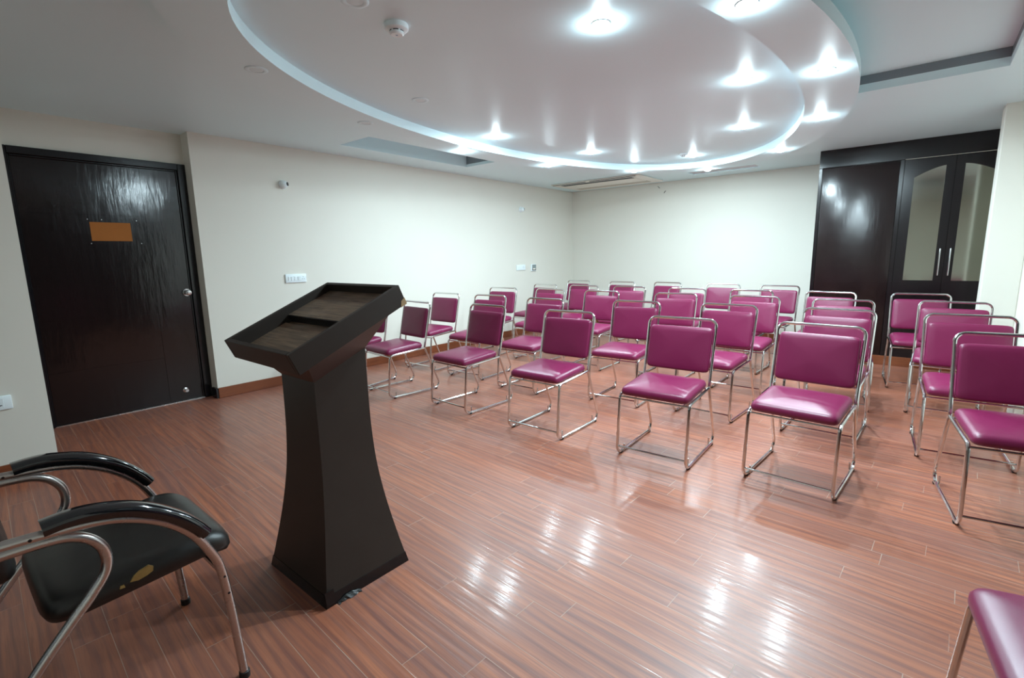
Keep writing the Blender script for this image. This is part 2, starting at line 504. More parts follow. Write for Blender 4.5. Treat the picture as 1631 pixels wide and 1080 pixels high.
# unseen dark panels added behind and beside the camera to darken the reflections
bm = bmesh.new(); add_box(bm, (XF + 0.0005, 0.95, 0.0995), (XF + 0.03, 4.0, 1.0)); struct('added_dark_panel_front', bm, 'veneer')
bm = bmesh.new(); add_box(bm, (0.75, YR + 0.0005, 0.0995), (2.95, YR + 0.03, 2.20)); struct('added_dark_panel_right', bm, 'veneer')

# skirting boards
def base(name, a, b, mat):
    bm = box(a, b); bevel_all(bm, 0.003, 1); struct(name, bm, mat)
base('baseboard_left', (1.676, WL - 0.012, 0.0005), (WB - 0.013, WL - 0.0005, 0.099), 'base_x')
base('baseboard_back', (WB - 0.012, 1.03, 0.0005), (WB - 0.0005, WL - 0.0005, 0.099), 'base_y')
base('baseboard_entrance', (XF + 0.013, 4.108, 0.0005), (0.423, 4.1195, 0.099), 'base_x')
base('baseboard_right', (XF + 0.013, YR + 0.0005, 0.0005), (4.99, YR + 0.012, 0.099), 'base_x')
base('baseboard_front', (XF + 0.0005, YR + 0.013, 0.0005), (XF + 0.012, 4.107, 0.099), 'base_y')
base('baseboard_pilaster', (5.643, YR2 + 0.001, 0.0005), (5.6545, -0.377, 0.099), 'base_y')
base('baseboard_jamb', (1.655, WL - 0.010, 0.0005), (1.6745, 5.10, 0.099), 'black_paint')

# ------------------------------------------------------------------ door
door = bpy.data.objects.new('door_1', None); COL.objects.link(door)
door.location = (1.07, 5.177, 0); door['kind'] = 'structure'
door['label'] = 'dark polished wooden door with orange patch and round knob'
DX, DY = 1.07, 5.177
def dbox(bm, x0, x1, y0, y1, z0, z1): add_box(bm, (x0 - DX, y0 - DY, z0), (x1 - DX, y1 - DY, z1))
bm = bmesh.new()
dbox(bm, 0.470, 0.545, 5.150, 5.30, 0, 2.129); dbox(bm, 1.612, 1.6735, 5.150, 5.30, 0, 2.129); dbox(bm, 0.545, 1.612, 5.150, 5.30, 2.075, 2.129)
dbox(bm, 0.545, 0.557, 5.172, 5.30, 0, 2.075); dbox(bm, 1.600, 1.612, 5.172, 5.30, 0, 2.075); dbox(bm, 0.557, 1.600, 5.172, 5.30, 2.063, 2.075)
bevel_all(bm, 0.003, 1)
obj('door_frame', bm, 'black_paint', door)
bm = bmesh.new()
dbox(bm, 0.559, 1.598, 5.186, 5.225, 0.006, 2.061)
obj('door_leaf', bm, 'veneer_door', door)
bm = bmesh.new()
g = 0.0022
dbox(bm, 1.334 + g, 1.598, 5.1825, 5.187, 0.006, 2.061)
zz = [0.006, 0.428, 0.840, 1.252, 1.662, 2.061]
for a, b in zip(zz, zz[1:]): dbox(bm, 0.559, 1.334 - g, 5.1825, 5.187, a + g, b - g)
obj('door_panel', bm, 'veneer_door', door)
bm = bmesh.new(); dbox(bm, 0.955, 1.222, 5.1795, 5.1822, 1.457, 1.606); obj('orange_patch', bm, 'orange', door, label='plain orange rectangle where a sign was fixed')
for sx, sz in ((0.945, 1.626), (1.035, 1.626), (1.268, 1.626), (0.948, 1.436), (1.283, 1.438)):
    bm = bmesh.new(); add_lathe(bm, [(0, 0.003), (0.003, 0.0025), (0.0045, 0.0)], 10, Matrix.Translation((sx - DX, 5.1822 - DY, sz)) @ Matrix.Rotation(PI / 2, 4, 'X'))
    obj('screw', bm, 'nickel', door)
mk = Matrix.Translation((1.574 - DX, 5.1825 - DY, 1.0)) @ Matrix.Rotation(PI / 2, 4, 'X')
bm = bmesh.new(); add_lathe(bm, [(0.0, 0.004), (0.033, 0.004), (0.035, 0.0)], 24, mk); kr = obj('knob_rose', bm, 'nickel', door)
bm = bmesh.new(); add_lathe(bm, [(0.012, 0.003), (0.011, 0.028), (0.02, 0.034), (0.026, 0.045), (0.026, 0.056), (0.02, 0.064), (0.008, 0.065), (0.007, 0.061), (0, 0.061)], 24, mk); obj('knob', bm, 'nickel', door)
mk = Matrix.Translation((1.463, 0, 0.102)) @ Matrix.Translation((-DX, 5.1825 - DY, 0)) @ Matrix.Rotation(PI / 2, 4, 'X')
bm = bmesh.new(); add_lathe(bm, [(0.022, 0.0), (0.022, 0.004), (0.009, 0.008), (0.009, 0.03), (0.014, 0.032), (0.014, 0.044), (0, 0.045)], 20, mk); obj('door_stop', bm, 'nickel', door)
bm = bmesh.new(); add_box(bm, (0.55, 5.165, 0.0), (1.61, 5.178, 0.006)); struct('trim_threshold', bm, 'steel')

# ------------------------------------------------------------------ wardrobe
wd = thing('wardrobe', 'dark polished built-in wardrobe with two arched glazed doors and slim handles', 'wardrobe', (6.784, 0.2, 0))
WX, WY = 6.784, 0.2
def wbox(bm, x0, x1, y0, y1, z0, z1): add_box(bm, (x0 - WX, y0 - WY, z0), (x1 - WX, y1 - WY, z1))
bm = bmesh.new()
wbox(bm, 6.81, 7.78, -0.605, 1.015, 0.0, 2.36)
obj('body', bm, 'veneer_flat', wd)
bm = bmesh.new(); wbox(bm, 6.776, 6.812, -0.605, 1.018, 2.196, 2.3865); bevel_all(bm, 0.002, 1); obj('fascia', bm, 'veneer_flat', wd)
bm = bmesh.new()
wbox(bm, 6.780, 6.812, 0.985, 1.018, 0.104, 2.196); wbox(bm, 6.780, 6.812, 0.246, 0.282, 0.104, 2.196); wbox(bm, 6.780, 6.812, -0.605, -0.572, 0.104, 2.196)
bevel_all(bm, 0.002, 1); obj('stile', bm, 'veneer_flat', wd)
bm = bmesh.new(); wbox(bm, 6.784, 6.81, 0.286, 0.981, 0.104, 2.190); bevel_all(bm, 0.003, 2); obj('panel_door', bm, 'veneer', wd)
bm = bmesh.new(); wbox(bm, 6.774, 6.812, -0.605, 1.018, 0.0, 0.1035); bevel_all(bm, 0.002, 1); obj('plinth', bm, 'base_y', wd, label='reddish wooden plinth')
bm = bmesh.new(); wbox(bm, 6.772, 6.778, -0.60, 0.244, 2.193, 2.1975); obj('edge_strip', bm, 'tan_plastic', wd)
def glazed(sgn):
    # outer stile at |d| = 0.395, meeting stile at 0 (door centre line y = -0.160)
    yc = -0.160
    n = 14
    din, dout = 0.072, 0.318
    def arch(d):     # height of the pane's top edge at distance d from the centre line
        f = (d - din) / (dout - din); return 2.106 - 0.10 * f ** 1.5
    zb, z0, z1 = 0.945, 0.104, 2.190
    ds = [din + (dout - din) * k / n for k in range(n + 1)]
    bm = bmesh.new()
    Y = lambda d: yc + sgn * d - WY
    x0, x1 = 6.784 - WX, 6.808 - WX
    def prism(pts): add_prism(bm, [(x0, Y(d), z) for d, z in pts], (x1 - x0, 0, 0))
    prism([(0.002, z0), (din, z0), (din, z1), (0.002, z1)])
    prism([(dout, z0), (0.403, z0), (0.403, z1), (dout, z1)])
    prism([(din, z0), (dout, z0), (dout, zb), (din, zb)])
    for a, b in zip(ds, ds[1:]): prism([(a, arch(a)), (b, arch(b)), (b, z1), (a, z1)])
    bmesh.ops.remove_doubles(bm, verts=bm.verts, dist=1e-5)
    o = obj('door', bm, 'veneer_flat', wd, smooth=0)
    bm = bmesh.new()
    add_prism(bm, [(6.797 - WX, Y(din), zb), (6.797 - WX, Y(dout), zb)] + [(6.797 - WX, Y(d), arch(d)) for d in ds[::-1]], (0.005, 0, 0))
    obj('glass_pane', bm, 'pane', o, smooth=0, label='arched tinted mirror glass')
    bm = bmesh.new()
    yh = Y(0.040)
    add_tube(bm, fillet([(x0, yh, 1.0), (x0 - 0.03, yh, 1.0), (x0 - 0.03, yh, 1.275), (x0, yh, 1.275)], 0.012, 4), 0.0075, 8)
    obj('handle', bm, 'nickel', o, label='slim upright satin handle')
glazed(1); glazed(-1)

# ------------------------------------------------------------------ conference chair
W_, ZT, UT, ZJ, UJ, UR, UF, US, ZS = 0.218, 0.847, -0.281, 0.426, -0.189, -0.365, 0.220, 0.188, 0.400
WT = 0.222
TR = 0.0095
ZG = 0.0125
def make_chair(label):
    t = thing('conference_chair', label, 'chair', (0, 0, 0), 0, 'maroon chairs set out in rows')
    # inverted U of the back; runs to just below the seat joint
    bm = bmesh.new()
    lerp = lambda a, b, f: tuple(a[i] + (b[i] - a[i]) * f for i in range(3))
    J = {s: (UJ, s * W_, ZJ) for s in (-1, 1)}; Rr = {s: (UR, s * W_, ZG) for s in (-1, 1)}
    K = {s: lerp(J[s], Rr[s], 0.12) for s in (-1, 1)}
    pts = [K[-1], J[-1], (UT, -WT, ZT), (UT, WT, ZT), J[1], K[1]]
    add_tube(bm, fillet(pts, [0.05, 0.045, 0.045, 0.05], 7), TR, 10)
    obj('back_frame', bm, 'chrome', t)
    for s in (-1, 1):
        Fp, Sp = (UF, s * W_, ZG), (US, s * W_, ZS)
        fl = fillet([K[s], Rr[s], Fp, Sp, (UJ + 0.004, s * W_, ZJ - 0.003)], [0.05, 0.055, 0.032], 7)
        # rear leg = points 0..8, runner = 7..9, front leg with seat rail = 8..
        bm = bmesh.new(); add_tube(bm, fl[0:9], TR * 0.98, 10); obj('leg', bm, 'chrome', t)
        bm = bmesh.new(); add_tube(bm, [fl[8], fl[9]], TR, 10); obj('runner', bm, 'chrome', t)
        bm = bmesh.new(); add_tube(bm, fl[9:], TR * 0.98, 10); obj('leg', bm, 'chrome', t)
        for u in (UF - 0.082, UR + 0.083):
            bm = bmesh.new(); add_tube(bm, [(u, s * (W_ - 0.011), ZG), (u, s * (W_ - 0.011), ZG + 0.044)], 0.0052, 8); obj('stacking_peg', bm, 'steel', t)
        for u in (UF - 0.060, UR + 0.062):
            bm = bmesh.new(); add_box(bm, (u - 0.011, s * W_ - 0.011, 0.0), (u + 0.011, s * W_ + 0.011, ZG + 0.002)); bevel_all(bm, 0.004, 2)
            obj('rubber_foot', bm, 'rubber', t)
    bm = bmesh.new(); add_tube(bm, [(US - 0.004, -W_, ZS - 0.012), (US - 0.004, W_, ZS - 0.012)], 0.0065, 8); obj('seat_bar', bm, 'chrome', t)
    f_ = 0.065
    zb = 0.066; ub = UF + (US - UF) * (zb - ZG) / (ZS - ZG)
    bm = bmesh.new(); add_tube(bm, [(ub, -W_, zb), (ub, W_, zb)], 0.0062, 8); obj('stretcher', bm, 'chrome', t)
    bm = bmesh.new(); add_tube(bm, [(UJ + 0.02, -W_, ZJ - 0.006), (UJ + 0.02, W_, ZJ - 0.006)], 0.0062, 8); obj('rear_bar', bm, 'chrome', t)
    # seat pad
    bm = bmesh.new()
    add_pad(bm, 0.426, 0.396, 0.0, 0.056, 0.016, 0.17, 0.022)
    sl = math.atan2(ZS - ZJ, US - UJ)
    mt = Matrix.Translation(((US + UJ) / 2 + 0.012, 0, (ZS + ZJ) / 2 + 0.002)) @ Matrix.Rotation(-sl, 4, 'Y')
    bmesh.ops.transform(bm, matrix=mt, verts=bm.verts)
    obj('seat', bm, 'maroon', t, smooth=60)
    # backrest pad lying between the uprights
    bm = bmesh.new()
    add_pad(bm, 0.414, 0.292, 0.0, 0.030, 0.007, 0.15, 0.012)
    d = Vector((UT - UJ, 0, ZT - ZJ)).normalized()
    n = Vector((d.z, 0, -d.x))
    mt = Matrix(((-d.x, 0, n.x, 0), (0, 1, 0, 0), (-d.z, 0, n.z, 0), (0, 0, 0, 1)))
    c = Vector((UJ, 0, ZJ)).lerp(Vector((UT, 0, ZT)), 0.54) - n * 0.010
    mt.translation = c
    bmesh.ops.transform(bm, matrix=mt, verts=bm.verts)
    obj('backrest', bm, 'maroon', t, smooth=60)
    return t

ordw = ['first', 'second', 'third', 'fourth', 'fifth', 'sixth', 'seventh']
rows = [
    [(2.784, 4.406, 190.7), (2.849, 3.838, 174.6), (2.934, 2.965, 176.5), (2.898, 2.062, 180.7), (2.948, 1.195, 182.1), (3.058, 0.449, 175.9), (3.151, -0.422, 188.4)],
    [(3.766, 4.378, 181.3), (3.790, 3.674, 183.4), (3.713, 2.883, 179.8), (3.884, 1.967, 182.6), (3.976, 1.221, 176.5), (3.998, 0.455, 177.7), (4.012, -0.284, 184.1)],
    [(4.849, 4.378, 186.3), (4.870, 3.638, 178.8), (4.870, 2.884, 181.7), (4.886, 1.998, 181.7), (4.876, 1.231, 179.2), (4.836, 0.475, 186.7), (5.020, -0.220, 178.6)],
    [(5.697, 4.340, 173.5), (5.688, 3.626, 181.9), (5.726, 2.953, 181.7), (5.692, 2.171, 182.8), (5.674, 1.463, 178.0), (5.758, 0.726, 177.2), (5.853, -0.039, 186.4)],
    [(6.802, 4.428, 177.2), (6.732, 3.599, 176.6), (6.806, 2.921, 172.0), (6.736, 2.086, 178.2), (6.632, 1.384, 175.2)],
]
rown = ['front row', 'second row', 'third row', 'fourth row', 'back row']
def chair_label(r, k, n):
    where = {0: 'first seat beside the long switch wall', n - 1: 'last seat, farthest from the long switch wall'}.get(k, ordw[k] + ' seat from the long switch wall')
    return 'maroon vinyl chrome-framed chair in the ' + rown[r] + ', ' + where
proto = None
for r, row in enumerate(rows):
    for k, (x, y, a) in enumerate(row):
        lb = chair_label(r, k, len(row))
        if proto is None:
            proto = make_chair(lb); proto.location = (x, y, 0); proto.rotation_euler = (0, 0, R(a))
        else: dup(proto, (x, y, 0), R(a), lb)
oc_ = dup(proto, (1.395, -0.390, 0), R(97), 'maroon chrome-framed chair standing alone by the side wall, ahead of the rows')
del oc_['group']

# ------------------------------------------------------------------ lectern
PX, PY = 0.990, 1.803
lec = thing('lectern', 'tall dark brown wooden lectern with flared column and sloping recessed top', 'lectern', (PX, PY, 0))
ZP = [0, 0.15, 0.30, 0.45, 0.60, 0.75, 0.90]
HX = [0.189, 0.161, 0.137, 0.120, 0.113, 0.112, 0.112]
HY = [0.220, 0.189, 0.162, 0.142, 0.131, 0.126, 0.126]
def interp(v, z):
    if z >= ZP[-1]: return v[-1]
    i = int(z / 0.15); P = [v[max(i - 1, 0)] if i > 0 else 2 * v[0] - v[1], v[i], v[i + 1], v[min(i + 2, 6)]]
    t = z / 0.15 - i
    a, b, c, d = P
    return 0.5 * (2 * b + (c - a) * t + (2 * a - 5 * b + 4 * c - d) * t * t + (3 * b - a - 3 * c + d) * t ** 3)
TX0, TZ0, TH, TL, TW, TB = 0.730 - PX, 0.976, 0.417, 0.495, 0.515, 0.081
ct, st = math.cos(TH), math.sin(TH)
def tray(l, y, d):       # along the slope, across, depth below the rim
    return (TX0 + l * ct + d * st, y, TZ0 + l * st - d * ct)
def column(z0, z1, grow, n, cut=False):
    bm = bmesh.new(); rings = []
    for k in range(n + 1):
        z = z0 + (z1 - z0) * k / n
        hx, hy = interp(HX, z) + grow, interp(HY, z) + grow
        rg = []
        for sx, sy in ((-1, -1), (1, -1), (1, 1), (-1, 1)):
            x = sx * hx; zz_ = z
            if cut and k == n:   # the top is cut to the slope of the desk
                zz_ = TZ0 + (x - TX0) * st / ct - 0.180 / ct
            rg.append(bm.verts.new((x, sy * hy, zz_)))
        rings.append(rg)
    for a, b in zip(rings, rings[1:]):
        for k in range(4): bm.faces.new((a[k], a[(k + 1) % 4], b[(k + 1) % 4], b[k]))
    bm.faces.new(rings[0][::-1]); bm.faces.new(rings[-1])
    return bm
obj('column', column(0.0, 0.86, 0.0, 24, True), 'podium', lec, smooth=25)
obj('base_tape', column(0.0, 0.042, 0.0018, 4), 'tape', lec, smooth=25, label='black plastic tape around the foot')
bm = bmesh.new()     # torn tape at the near foot
pts = [(-0.185, -0.2225, 0.040), (-0.150, -0.2225, 0.062), (-0.138, -0.2225, 0.03), (-0.182, -0.2225, 0.012)]
add_prism(bm, [(-0.190, -0.2155, 0.062), (-0.155, -0.2155, 0.064), (-0.150, -0.2215, 0.01), (-0.190, -0.2235, 0.01)], (0, -0.0022, 0))
obj('tape_patch', bm, 'tape', lec, smooth=0)
bm = bmesh.new()
random.seed(9)
prev = None
for k in range(9):
    x = -0.145 + 0.012 * k
    hgt = 0.014 * math.sin(PI * (k + 0.4) / 9) + random.uniform(0, 0.004)
    cur = [bm.verts.new((x, -0.2222, 0.002 + hgt)), bm.verts.new((x + random.uniform(-.003, .003), -0.2235 - random.uniform(0.002, 0.006), 0.002 + hgt * 0.6)), bm.verts.new((x, -0.224 - random.uniform(0.006, 0.016), 0.0008))]
    if prev:
        bm.faces.new((prev[0], cur[0], cur[1], prev[1])); bm.faces.new((prev[1], cur[1], cur[2], prev[2]))
    prev = cur
r_ = bmesh.ops.solidify(bm, geom=bm.faces[:], thickness=0.0008)
obj('torn_tape', bm, 'foil', lec, smooth=0, label='crumpled torn strip of shiny tape')
# desk: four rim boards, floor boards, step, and the tapered neck below
bw = 0.019
def slab(bm, l0, l1, y0, y1, d0, d1):
    vs = [bm.verts.new(tray(l, y, d)) for l in (l0, l1) for y in (y0, y1) for d in (d0, d1)]
    for f in ((0, 1, 3, 2), (4, 6, 7, 5), (0, 4, 5, 1), (2, 3, 7, 6), (0, 2, 6, 4), (1, 5, 7, 3)): bm.faces.new([vs[i] for i in f])
h2 = TW / 2
for l0, l1, y0, y1 in ((0, TL, -h2, -h2 + bw), (0, TL, h2 - bw, h2), (0, bw, -h2 + bw, h2 - bw), (TL - bw, TL, -h2 + bw, h2 - bw)):
    bm = bmesh.new(); slab(bm, l0, l1, y0, y1, 0, TB); bevel_all(bm, 0.0018, 1); obj('rim_board', bm, 'podium', lec)
bm = bmesh.new(); slab(bm, bw, TL - bw, -h2 + bw, h2 - bw, 0.066, TB); obj('desk_bottom', bm, 'desk', lec)
bm = bmesh.new(); slab(bm, bw, 0.235, -h2 + bw, h2 - bw, 0.056, 0.0659); obj('lower_shelf', bm, 'desk', lec)
bm = bmesh.new(); slab(bm, 0.262, TL - bw, -h2 + bw, h2 - bw, 0.033, 0.0655); obj('upper_shelf', bm, 'desk', lec)
bm = bmesh.new(); slab(bm, 0.258, 0.2618, -h2 + bw, h2 - bw, 0.034, 0.0655); obj('shelf_step', bm, 'black_plastic', lec)
bm = bmesh.new()     # bare chipped corner
slab(bm, TL - 0.030, TL + 0.0008, -h2 - 0.0008, -h2 + 0.012, TB - 0.026, TB + 0.0008)
for v in bm.verts:
    if v.co.z > tray(TL - 0.03, 0, TB - 0.02)[2] and v.co.x < tray(TL - 0.02, 0, TB - 0.02)[0]: v.co.x += 0.012
obj('chipped_corner', bm, 'chip', lec, smooth=0, label='bare chipped corner of the rim')
bm = bmesh.new()     # inverted frustum between desk and column
A = [bm.verts.new(tray(l, y, TB + 0.0005)) for l, y in ((0.050, -0.222), (TL - 0.035, -0.222), (TL - 0.035, 0.222), (0.050, 0.222))]
def coltop(sx, sy, dz):
    x = sx * 0.112; return (x * 1.01, sy * 0.1275, TZ0 + (x - TX0) * st / ct - (0.186 + dz) / ct)
B = [bm.verts.new(coltop(sx, sy, 0.004)) for sx, sy in ((-1, -1), (1, -1), (1, 1), (-1, 1))]
bm.faces.new(A); bm.faces.new(B[::-1])
for k in range(4): bm.faces.new((A[k], B[k], B[(k + 1) % 4], A[(k + 1) % 4]))
obj('neck', bm, 'podium_red', lec, smooth=0)

# ------------------------------------------------------------------ black armchair
arm = thing('armchair', 'black padded armchair with bent steel tube arms and torn seat edge beside the lectern', 'armchair', (0.30, 1.776, 0))
AX, AY = 0.30, 1.776
def prof_oval(a, b, n=12): return [(a * math.cos(2 * PI * k / n), b * math.sin(2 * PI * k / n)) for k in range(n)]
for s, y in ((-1, 1.513), (1, 2.038)):
    yy = y - AY
    P = lambda L: [(x - AX, yy, z) for x, z in L]
    main = [(-0.20, 0.655), (-0.08, 0.664), (0.037, 0.664), (0.111, 0.660), (0.195, 0.652), (0.263, 0.632), (0.334, 0.590), (0.394, 0.528), (0.432, 0.457), (0.454, 0.393), (0.467, 0.278), (0.476, 0.146), (0.484, 0.012)]
    bm = bmesh.new(); add_tube(bm, catmull(P(main), 5), 0.0125, 12)
    fr = obj('arm_frame', bm, 'steel', arm)
    bm = bmesh.new(); add_lathe(bm, [(0, 0), (0.0155, 0), (0.0155, 0.02), (0.0128, 0.022)], 14, Matrix.Translation((0.484 - AX, yy, 0.0))); obj('foot_cap', bm, 'rubber', fr)
    loop_ = [(-0.16, 0.642), (0.00, 0.648), (0.11, 0.646), (0.158, 0.635), (0.190, 0.610), (0.208, 0.572), (0.205, 0.525), (0.174, 0.478), (0.123, 0.420), (0.046, 0.328), (-0.06, 0.185), (-0.185, 0.012)]
    bm = bmesh.new(); add_tube(bm, catmull([(x - AX, yy, z - 0.004) for x, z in loop_], 5), 0.0125, 12)
    obj('leg', bm, 'steel', arm)
    # moulded rest on the tube
    rest = [(0.105, 0.676), (0.150, 0.680), (0.195, 0.677), (0.263, 0.658), (0.320, 0.626), (0.370, 0.585), (0.405, 0.545), (0.425, 0.515)]
    bm = bmesh.new()
    shp = [(-0.023, -0.012), (0.023, -0.012), (0.028, 0.0), (0.025, 0.013), (0.014, 0.019), (-0.014, 0.019), (-0.025, 0.013), (-0.028, 0.0)]
    add_tube(bm, catmull(P(rest), 5), 0, 8, shape=shp, up=(0.35, 0, 1))
    obj('armrest', bm, 'gloss_black', arm, smooth=50)
    for hx, hz in ((0.028, 0.664), (0.083, 0.662), (0.4595, 0.362), (0.4655, 0.305)):
        bm = bmesh.new()
        add_lathe(bm, [(0.0, 0.0007), (0.0036, 0.0006), (0.0038, -0.001)], 10, Matrix.Translation((hx - AX, yy + (-0.0122), hz)) @ Matrix.Rotation(PI / 2, 4, 'X'))
        obj('bolt', bm, 'black_plastic', fr)
bm = bmesh.new()
add_pad(bm, 0.462, 0.440, 0.0, 0.066, 0.010, 0.26, 0.022)
for v in bm.verts:      # waterfall front, raised a little towards the knees
    x = v.co.x
    v.co.z += 0.012 * (x / 0.22) - 0.030 * max(0.0, (x - 0.12) / 0.1) ** 2
bmesh.ops.translate(bm, verts=bm.verts, vec=(0.300 - AX, 1.778 - AY, 0.408))
seat_ = obj('seat', bm, 'black_vinyl', arm, smooth=60)
def tear(name, cx, cz, pts, y):
    bm = bmesh.new()
    add_prism(bm, [(cx + px - AX, y - AY, cz + pz) for px, pz in pts], (0, 0.006, 0))
    return obj(name, bm, 'foam', seat_, smooth=0, label='yellow foam showing through a tear')
tear('torn_patch', 0.282, 0.452, [(-0.030, -0.010), (-0.012, -0.014), (0.008, -0.010), (0.022, -0.004), (0.024, 0.008), (0.014, 0.016), (0.004, 0.013), (-0.008, 0.010), (-0.020, 0.002)], 1.5445)
tear('torn_patch', 0.235, 0.437, [(-0.006, -0.003), (0.006, -0.004), (0.004, 0.005), (-0.004, 0.004)], 1.5455)
bm = bmesh.new()
add_pad(bm, 0.40, 0.40, 0.0, 0.05, 0.006, 0.34, 0.02)
th = R(100)
bmesh.ops.transform(bm, matrix=Matrix.Translation((-0.018 - AX, 1.776 - AY, 0.715)) @ Matrix.Rotation(R(80), 4, 'Y'), verts=bm.verts)
obj('backrest', bm, 'black_vinyl', arm, smooth=60)
for y in (1.62, 1.94):       # rails under the seat
    bm = bmesh.new(); add_tube(bm, [(0.455 - AX, y - AY, 0.398), (0.13 - AX, y - AY, 0.398)], 0.010, 10); obj('seat_rail', bm, 'steel', arm)
for y0, y1 in ((1.5245, 1.60), (1.95, 2.0265)):       # short bars from the arms to the back
    bm = bmesh.new(); add_tube(bm, [(-0.03 - AX, y0 - AY, 0.660), (-0.03 - AX, y1 - AY, 0.660)], 0.009, 10); obj('back_bracket', bm, 'steel', arm)
for x, z in ((0.450, 0.392),):
    bm = bmesh.new(); add_tube(bm, [(x - AX, 1.513 - AY, z), (x - AX, 2.038 - AY, z)], 0.010, 10); obj('crossbar', bm, 'steel', arm)

# ------------------------------------------------------------------ lamps
RING = [(3.676, 3.658), (4.925, 3.492), (6.036, 2.951), (6.64, 2.232), (5.957, 1.262), (4.76, 0.741), (3.568, 0.54), (2.414, 0.679)]
INNER = [(3.679, 3.214), (4.951, 2.942), (5.952, 2.18), (4.945, 1.363), (3.637, 1.012), (2.305, 1.32)]
OFF_R = [(1.365, 2.941), (2.407, 3.45)]
OFF_I = [(1.395, 2.021), (2.483, 2.882)]
POWER = 10.0
DIM = {RING[0]: 0.35, RING[1]: 0.35, RING[2]: 0.35, RING[3]: 0.3, RING[4]: 0.7, INNER[0]: 0.95, INNER[2]: 0.9}     # lamps of the far arc are dimmer
def make_lamp(lit, label):
    t = thing('downlight', label, 'ceiling light', (0, 0, 0), 0, 'lit ceiling downlights' if lit else 'unlit ceiling downlights')
    bm = bmesh.new()
    ro = 0.047 if lit else 0.060
    add_lathe(bm, [(ro, 0.0), (ro, -0.002), (ro - 0.004, -0.0045), (0.039, -0.004), (0.036, -0.002), (0.036, 0.0)], 36)
    obj('trim_ring', bm, 'ceiling', t)
    bm = bmesh.new(); add_lathe(bm, [(0.0350, -0.0015), (0.0345, -0.0080), (0.029, -0.0140), (0.016, -0.0180), (0.0, -0.0192)] if lit else [(0.0355, -0.002), (0.02, -0.0026), (0.0, -0.0028)], 28)
    obj('lens', bm, 'lens' if lit else 'lens_off', t)
    return t
lab_ring = ['nearest the long ceiling tray', 'between long tray and air conditioner', 'in front of the air conditioner', 'at the far tip, by the grey ceiling panel',
            'nearest the wardrobe top', 'second along from the wardrobe', 'beside the slotted side tray', 'closest to the camera']
lab_in = ['nearest the long ceiling tray', 'nearest the air conditioner', 'beside the small far detector', 'second from the far end, wardrobe side', 'on the side-tray flank', 'one nearest the camera']
lp = None
def spot(x, y, z, p):
    d = bpy.data.lights.new('downlight_beam', 'AREA'); d.energy = POWER * p; d.color = (0.72, 0.92, 1.0)
    d.shape = 'DISK'; d.size = 0.07; d.spread = R(180)
    o = bpy.data.objects.new('downlight_beam', d); COL.objects.link(o); o.location = (x, y, z - 0.0215)
for (pts, labs, z, wh) in ((RING, lab_ring, ZR, 'ring'), (INNER, lab_in, ZI, 'inner oval')):
    for (x, y), l in zip(pts, labs):
        lb = 'lit downlight in the ceiling ' + wh + ', ' + l
        if lp is None: lp = make_lamp(True, lb); lp.location = (x, y, z)
        else: dup(lp, (x, y, z), 0, lb)
        spot(x, y, z, DIM.get((x, y), 1.35))
lo = None
for (pts, labs, z) in ((OFF_R, ['unlit round downlight in the ceiling ring above the door side', 'unlit round downlight in the ring at the long tray corner'], ZR),
                       (OFF_I, ['unlit round downlight in the inner oval beside the smoke detector', 'unlit round downlight in the inner oval, farther from the smoke detector'], ZI)):
    for (x, y), lb in zip(pts, labs):
        if lo is None: lo = make_lamp(False, lb); lo.location = (x, y, z)
        else: dup(lo, (x, y, z), 0, lb)

# ------------------------------------------------------------------ smoke detectors
def detector(label, loc, sc=1.0):
    t = thing('smoke_detector', label, 'smoke detector', loc)
    bm = bmesh.new(); add_lathe(bm, [(0, 0), (0.056 * sc, 0), (0.057 * sc, -0.006 * sc), (0.056 * sc, -0.022 * sc), (0.050 * sc, -0.027 * sc), (0.033 * sc, -0.029 * sc)], 36); obj('base', bm, 'white_plastic', t)
    bm = bmesh.new(); add_lathe(bm, [(0.033 * sc, -0.0285 * sc), (0.0325 * sc, -0.0335 * sc)], 36); obj('vent_band', bm, 'slot_dark', t)
    bm = bmesh.new()
    for k in range(6):
        a = 2 * PI * k / 6 + 0.25
        add_box(bm, (0.029 * sc, -0.004 * sc, -0.034 * sc), (0.0345 * sc, 0.004 * sc, -0.028 * sc), Matrix.Rotation(a, 3, 'Z'))
    add_lathe(bm, [(0.0335 * sc, -0.0335 * sc), (0.034 * sc, -0.042 * sc), (0.028 * sc, -0.047 * sc), (0, -0.0475 * sc)], 36); obj('cap', bm, 'white_plastic', t)
    return t
sd = detector('round white smoke detector with slotted cap on the inner oval ceiling', (1.652, 2.066, ZI))
bm = bmesh.new()
add_box(bm, (-0.006, -0.0012, -0.0482), (0.006, 0.0012, -0.0474)); add_box(bm, (-0.0012, -0.006, -0.0482), (0.0012, 0.006, -0.0474))
obj('mark', bm, 'blue_mark', sd)
detector('small far smoke detector beside a lit downlight at the oval\'s far end', (5.772, 2.216, ZI), 0.75)

